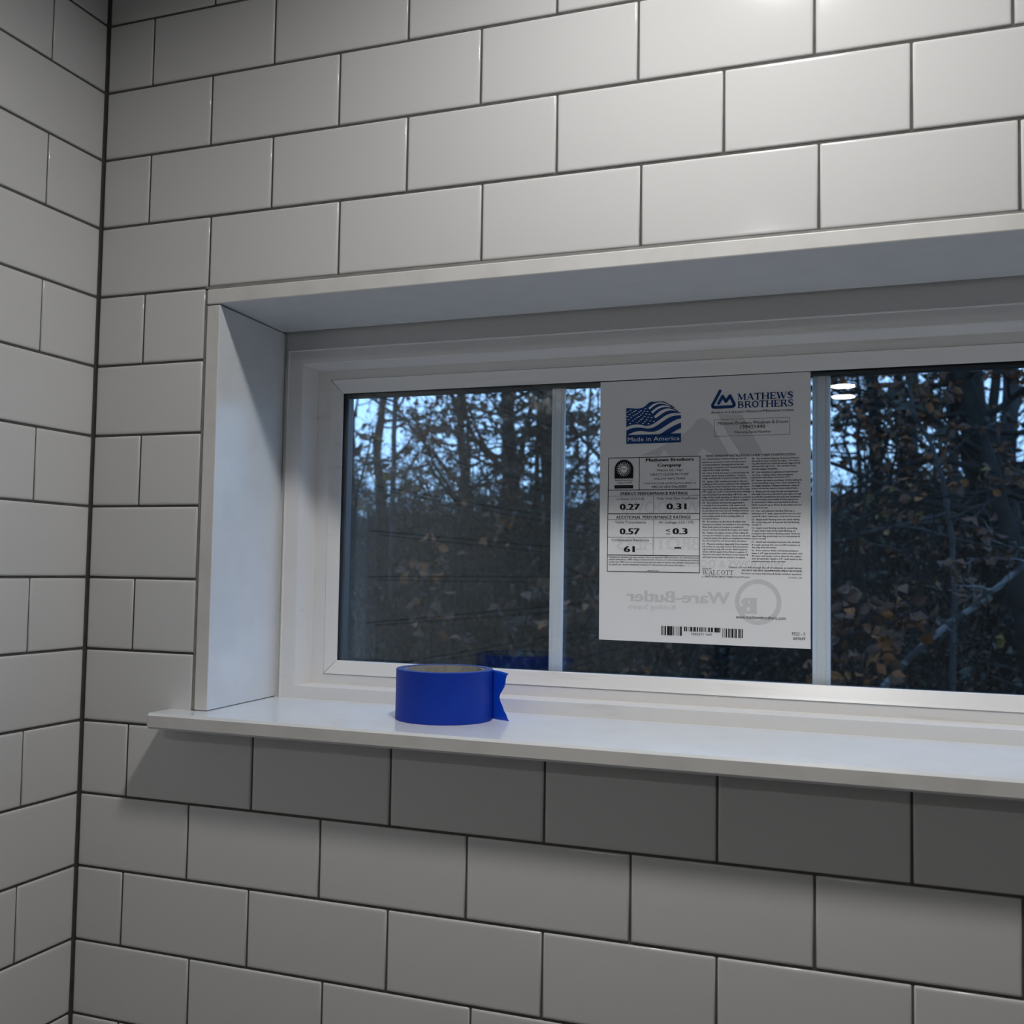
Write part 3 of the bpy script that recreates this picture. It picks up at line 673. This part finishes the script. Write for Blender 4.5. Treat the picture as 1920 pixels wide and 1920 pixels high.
def interp(pts, t):
    k = t*(len(pts)-1); i = min(int(k), len(pts)-2); return pts[i].lerp(pts[i+1], k-i), (pts[i+1]-pts[i]).normalized()
def grow(seed, trunk, rad, start=.15, nb=16, bl=1.6, ns=5, ntw=4, nleaf=5, lsize=.075, lmix=(0,), up=.35, sides=8, endt=1.0, twr=.003):
    """wood mesh and leaf mesh of one tree whose trunk runs through the given points"""
    r = random.Random(seed); wd = MB(); lf = MB(); wd.tube(trunk, rad, sides)
    for b in range(nb):
        t = start+(endt-start)*((b+r.random())/nb); p, td = interp(trunk, min(t, .99)); rt_ = rad[0]+(rad[-1]-rad[0])*t
        a = r.uniform(0, 2*PI); d = Vector((math.cos(a), math.sin(a), r.uniform(.1, .9)*up*2))
        L = bl*(1.15-.7*t)*r.uniform(.6, 1.2); br = min(rt_*.6, .012+.012*L)
        bp, _ = curve(p, d, L, 6, r, .22, .03); wd.tube(bp, [br*(1-.8*i/6) for i in range(7)], 5, cap=False)
        for s_ in range(ns):
            q, qd = interp(bp, r.uniform(.2, 1)); dd = qd+rvec(r)*.9
            L2 = L*r.uniform(.25, .5); sp, _ = curve(q, dd, L2, 4, r, .3); wd.tube(sp, [br*.4*(1-.7*i/4) for i in range(5)], 4, cap=False)
            for k in range(ntw):
                q2, q2d = interp(sp, r.uniform(.15, 1)); tp, _ = curve(q2, q2d+rvec(r)*.9, L2*r.uniform(.4, .8), 3, r, .3)
                wd.tube(tp, [twr, twr*.9, twr*.7, twr*.5], 3, cap=False)
                for l in range(nleaf):
                    if r.random() < .85: leaf(lf, interp(tp, r.random())[0], r, lsize, r.choice(lmix))
    return wd, lf
LEAVES = [M_LB, M_LO, M_LY, M_LG]
def tree(name, label, cat, loc, wl, bark, leafmats, group=None):
    t = empty(name, loc); tag(t, label, cat, group)
    wl[0].build('trunk', bark, t)
    if wl[1].v: wl[1].build('foliage', leafmats, t)
    return t
def copy_tree(t, loc, rz, sc, label=None):
    c = t.copy(); C.objects.link(c); c.location = loc; c.rotation_euler = (0, 0, rz); c.scale = (sc, sc, sc)
    if label: c['label'] = label
    for ch in t.children:
        k = ch.copy(); C.objects.link(k); k.parent = c
    return c
def straight(h, lean, n, seed, wob=.06):
    r = random.Random(seed); pts = [Vector((0,0,-.1))]
    for i in range(n): pts.append(Vector((pts[-1].x+lean[0]*h/n+r.uniform(-wob,wob)*h/n*2, pts[-1].y+lean[1]*h/n+r.uniform(-wob,wob)*h/n*2, h*(i+1)/n)))
    return pts
def taper(r0, r1, n): return [r0+(r1-r0)*i/n for i in range(n+1)]
def onray(u, Y, v=1083): p = at(u, v, Y); return p.x

# four kinds of understory tree, then copies of them through the woods
protos = []
spec = [
 ('autumn_tree', straight(7.5, (.03,.0), 10, 1), taper(.10,.02,10), dict(seed=11, start=.08, nb=17, bl=1.9, ns=4, ntw=4, nleaf=4, lsize=.085, lmix=(0,0,0,1))),
 ('autumn_tree', straight(8.0, (-.04,.0), 10, 2), taper(.085,.02,10), dict(seed=12, start=.10, nb=17, bl=1.8, ns=4, ntw=4, nleaf=2, lsize=.07, lmix=(0,0,3))),
 ('autumn_tree', straight(6.5, (.06,.02), 9, 3, .09), taper(.06,.015,9), dict(seed=13, start=.06, nb=16, bl=1.7, ns=4, ntw=4, nleaf=3, lsize=.07, lmix=(0,1,2,3))),
 ('autumn_tree', straight(9.0, (.0,.0), 10, 4), taper(.14,.05,10), dict(seed=14, start=.12, nb=17, bl=2.2, ns=4, ntw=4, nleaf=1, lsize=.08, lmix=(0,3))),
]
sites = []
rs = random.Random(77)
for (Y, us) in [(7.5, (1180, 1440, 1990)), (10, (1045, 1690, 1910)), (13.5, (668, 915, 1650, 1790)),
                (18, (640, 870, 990, 1730, 1850)), (25, (705, 850, 1080, 1620, 1900)), (32, (680, 930, 1780))]:
    for u in us: sites.append((onray(u+rs.uniform(-14,14), Y), Y+rs.uniform(-1,1)))
GL = 'slender autumn tree in the dusky woods beyond the window'
for i, (x, y) in enumerate(sites):
    k = i % 4 if i >= 4 else i
    loc = (x, y, gz(x, y)-.05)
    if i < 4:
        nm, tr_, rd_, kw = spec[i]
        wl = grow(kw.pop('seed'), tr_, rd_, **kw)
        protos.append(tree(nm, GL, 'tree', loc, wl, [M_BARK, M_BARKG, M_BARK, M_BARK][i], LEAVES, 'slender trees in the woods'))
    else: copy_tree(protos[k], loc, rs.uniform(0, 6.28), rs.uniform(.8, 1.25))

# bushes and bare scrub under the trees
def bush(seed, h, n, nleaf, ls, mix, spread=.9):
    r = random.Random(seed); wd = MB(); lf = MB()
    for i in range(n):
        a = r.uniform(0, 2*PI); p = Vector((math.cos(a)*.15*r.random(), math.sin(a)*.15*r.random(), 0)); d = Vector((math.cos(a)*spread*r.random(), math.sin(a)*spread*r.random(), 1))
        L = h*r.uniform(.6, 1.1); sp, _ = curve(p, d, L, 7, r, .16); wd.tube(sp, [.009*(1-.8*k/7)+.0015 for k in range(8)], 4, cap=False)
        for j in range(9):
            q, qd = interp(sp, r.uniform(.12, 1)); tp, _ = curve(q, qd+rvec(r)*1.0, L*r.uniform(.15, .35), 4, r, .3); wd.tube(tp, [.0035, .003, .0025, .002, .0015], 3, cap=False)
            for k in range(3):
                q2, _ = interp(tp, r.random()); t3, _ = curve(q2, rvec(r), L*.10, 2, r, .2); wd.tube(t3, [.002, .0018, .0012], 3, cap=False)
                for l in range(nleaf): leaf(lf, interp(t3, r.random())[0], r, ls, r.choice(mix))
    return wd, lf
BL = 'low twiggy bush on the forest floor beyond the window'
bp = []
bsites = []
for (Y, n) in [(5.0, 6), (6.2, 9), (8, 13), (10.5, 15), (14, 17), (19, 18), (26, 18)]:
    for i in range(n):
        u = 600+(i+rs.random())*1400/n; bsites.append((onray(u, Y), Y+rs.uniform(-.6,.6)))
bspec = [(31, 1.7, 16, 2, .05, (3,3,0)), (32, 2.0, 18, 1, .05, (3,)), (33, 1.5, 16, 1, .06, (3,0,1)), (34, 2.2, 16, 1, .05, (3,3,0))]
for i, (x, y) in enumerate(bsites):
    loc = (x, y, gz(x, y)-.03)
    if i < 4: bp.append(tree('forest_bush', BL, 'bush', loc, bush(*bspec[i]), [M_BARK, M_BARK, M_BARKG, M_BARK][i], LEAVES, 'twiggy bushes under the trees'))
    else: copy_tree(bp[i % 4], loc, rs.uniform(0, 6.28), rs.uniform(.75, 1.2)*(1 if y < 9 else 1.25))

# single trees that stand out
def ptree(name, label, cat, px, Y, r0, r1, bark, kw, lm=LEAVES):
    pts = [at(u, v, Y+dy) for (u, v, dy) in px]; base = pts[0].copy()
    pts = [p-base for p in pts]; fine = []
    for i in range(len(pts)-1):
        for k in range(3): fine.append(pts[i].lerp(pts[i+1], k/3))
    fine.append(pts[-1]); n = len(fine)-1
    for k in range(1, n): fine[k] = fine[k]+Vector((math.sin(k*2.3)*r0*.15, 0, 0))
    wl = grow(kw.pop('seed'), fine, taper(r0, r1, n), **kw)
    return tree(name, label, cat, base, wl, bark, lm)
def ground_px(u, Y): 
    x = onray(u, Y); return 960-0
ptree('leaning_tree', 'dark leaning trunk crossing the right pane of the window', 'tree', [(1975,1500,0),(1935,1300,0),(1915,1130,0),(1893,1000,0),(1850,860,0),(1812,720,0),(1775,560,.1),(1740,380,.2)], 5.2, .05, .036, M_BARK,
      dict(seed=51, start=.45, nb=14, bl=1.5, ns=5, ntw=4, nleaf=5, lsize=.07, lmix=(0,0,1)))
ptree('old_tree', 'thick dim trunk behind the leaning tree in the right pane', 'tree', [(1890,1300,0),(1880,1100,0),(1862,950,0),(1830,800,0),(1800,690,0),(1770,540,0),(1750,400,0)], 8.6, .17, .13, M_BARK,
      dict(seed=52, start=.3, nb=16, bl=2.2, ns=6, ntw=4, nleaf=4, lsize=.08, lmix=(0,3)))
ptree('pale_sapling', 'thin pale crooked sapling left of the leaning tree', 'tree', [(1788,1420,0),(1786,1250,0),(1790,1120,0),(1785,1010,0),(1768,900,0),(1745,830,0),(1715,780,0),(1700,700,0),(1690,600,0)], 4.4, .015, .007, M_BARKG,
      dict(seed=53, start=.35, nb=6, bl=.5, ns=4, ntw=3, nleaf=2, lsize=.06, lmix=(0,3), twr=.002))
ptree('fallen_birch', 'pale patchy branch lying diagonally across the lower right pane', 'tree', [(1600,1352,0),(1655,1290,0),(1703,1235,0),(1762,1183,0),(1830,1135,0),(1895,1080,0),(1960,1030,0),(2050,960,0)], 3.6, .015, .010, M_BARKP,
      dict(seed=54, start=.3, nb=4, bl=.4, ns=3, ntw=3, nleaf=2, lsize=.06, lmix=(0,), twr=.002))
ptree('straight_tree', 'straight dark trunk right of centre in the left pane', 'tree', [(948,1330,0),(952,1150,0),(954,950,0),(955,850,0),(957,740,0),(960,560,0),(962,400,0)], 9.5, .058, .04, M_BARK,
      dict(seed=55, start=.34, nb=16, bl=1.7, ns=5, ntw=4, nleaf=3, lsize=.075, lmix=(0,3)))
ptree('forked_tree', 'slanting dark stem just right of the straight trunk in the left pane', 'tree', [(955,1250,0),(962,1000,0),(972,880,0),(985,810,0),(1000,745,0),(1022,600,0)], 9.0, .04, .022, M_BARK,
      dict(seed=56, start=.5, nb=10, bl=1.2, ns=5, ntw=4, nleaf=2, lsize=.07, lmix=(0,3)))
ptree('slender_birch', 'pale slender trunk near the left edge of the left pane', 'tree', [(730,1300,0),(733,1150,0),(735,1000,0),(738,860,0),(741,740,0),(744,560,0)], 7.2, .030, .020, M_BARKG,
      dict(seed=57, start=.5, nb=10, bl=1.1, ns=5, ntw=4, nleaf=3, lsize=.07, lmix=(0,1)))
ptree('crooked_tree', 'crooked dark stem in the middle of the left pane', 'tree', [(858,1330,0),(850,1180,0),(855,1040,0),(862,960,0),(873,920,0),(866,850,0),(862,790,0),(845,730,0),(835,600,0)], 6.4, .026, .014, M_BARK,
      dict(seed=58, start=.25, nb=14, bl=1.0, ns=5, ntw=4, nleaf=2, lsize=.06, lmix=(0,)))
# evergreen with drooping boughs
def evergreen(seed, h, r0, nb, L0):
    r = random.Random(seed); wd = MB(); lf = MB(); tr_ = straight(h, (.0,.0), 8, seed, .02); wd.tube(tr_, taper(r0, .01, 8), 7)
    for b in range(nb):
        t = (b+.5)/nb*.95+.03; p, _ = interp(tr_, t); a = b*2.4; d = Vector((math.cos(a), math.sin(a), .15)); L = L0*(1.05-t)
        bp_, _ = curve(p, d, L, 6, r, .08, -.05); wd.tube(bp_, [.014*(1-.8*k/6) for k in range(7)], 4, cap=False)
        for s_ in range(12):
            q, qd = interp(bp_, (s_+.5)/12); side = qd.cross(Vector((0,0,1))).normalized()*(1 if s_ % 2 else -1)
            sp, _ = curve(q, qd*.7+side, L*.28, 3, r, .1, -.08)
            for k in range(26):
                q2, d2 = interp(sp, r.random()); e2 = q2+(d2*.5+rvec(r)*.7)*.07; w_ = rvec(r)*.010
                lf.add([q2-w_, q2+w_, e2], [(0,1,2)], 0)
    return wd, lf
for (u, Y, h, lab) in [(1012, 8.2, 3.3, 'dark evergreen with drooping boughs beside the left grille bar'), (1640, 11.5, 4.8, 'dark evergreen low behind the leaves in the right pane')]:
    x = onray(u, Y); tree('evergreen_tree', lab, 'tree', (x, Y, gz(x, Y)-.05), evergreen(int(u), h, .05, 46, 1.7), M_BARK, [M_NEED])
# leafy branches close to the glass
def spray(seed, pts, r0, n, size, mix, spread=.18):
    r = random.Random(seed); wd = MB(); lf = MB(); wd.tube(pts, taper(r0, r0*.4, len(pts)-1), 5)
    for i in range(n):
        q, qd = interp(pts, r.uniform(.35, 1)); tp, _ = curve(q, qd*.5+rvec(r), spread*r.uniform(.5, 1.4), 3, r, .25, -.05); wd.tube(tp, [.0022, .0018, .0015, .001], 3, cap=False)
        for l in range(4): leaf(lf, interp(tp, r.uniform(.3, 1))[0], r, size, r.choice(mix), .6, True)
    return wd, lf
def pspray(name, label, px, Y, r0, seed, n, size, mix, spread=.18):
    pts = [at(u, v, Y+dy) for (u, v, dy) in px]; b = pts[0].copy()
    fine = []
    pts = [p-b for p in pts]
    for i in range(len(pts)-1):
        for k in range(3): fine.append(pts[i].lerp(pts[i+1], k/3))
    fine.append(pts[-1]); tree(name, label, 'shrub', b, spray(seed, fine, r0, n, size, mix, spread), M_BARK, LEAVES)
pspray('oak_sapling', 'oak sapling with orange and brown leaves low in the right pane', [(1610,1560,0),(1600,1400,0),(1605,1280,0),(1640,1190,.1),(1700,1150,.1),(1745,1130,.1)], 3.0, .010, 61, 26, .066, (1,1,0,0,0), .16)
pspray('beech_sapling', 'beech sapling with brown leaves beside the right grille bar', [(1500,1560,0),(1540,1400,0),(1560,1260,0),(1590,1190,0),(1600,1130,0)], 3.3, .009, 62, 16, .07, (0,0,1), .15)
pspray('maple_sapling', 'maple sapling with yellow leaves high in the right pane', [(1660,1560,0),(1650,1300,0),(1620,1100,0),(1600,980,0),(1680,940,.1),(1770,930,.2),(1830,935,.2)], 4.0, .012, 63, 16, .055, (2,1,0,0), .20)
pspray('rusty_sapling', 'thin sapling with rust-brown leaves in the lower left pane', [(800,1560,0),(790,1300,0),(800,1150,0),(810,1060,0),(840,1040,0)], 4.4, .010, 64, 18, .07, (0,1,0), .20)
pspray('pale_leaved_sapling', 'sapling with pale brown leaves low beside the left grille bar', [(960,1560,0),(955,1350,0),(965,1250,0),(990,1150,0),(1005,1090,0)], 4.0, .010, 65, 18, .07, (0,0,3), .22)
pspray('edge_sapling', 'sapling with a few yellow leaves at the left edge of the left pane', [(650,1560,0),(648,1250,0),(655,1050,0),(668,930,0),(690,850,0),(700,800,0)], 4.6, .012, 66, 12, .075, (2,0,0), .2)
pspray('dry_leaved_sapling', 'sapling with dry leaves showing between the left grille bar and the sheet', [(1085,1560,0),(1082,1300,0),(1078,1150,0),(1090,1050,0)], 3.8, .009, 67, 12, .07, (0,0,1), .18)
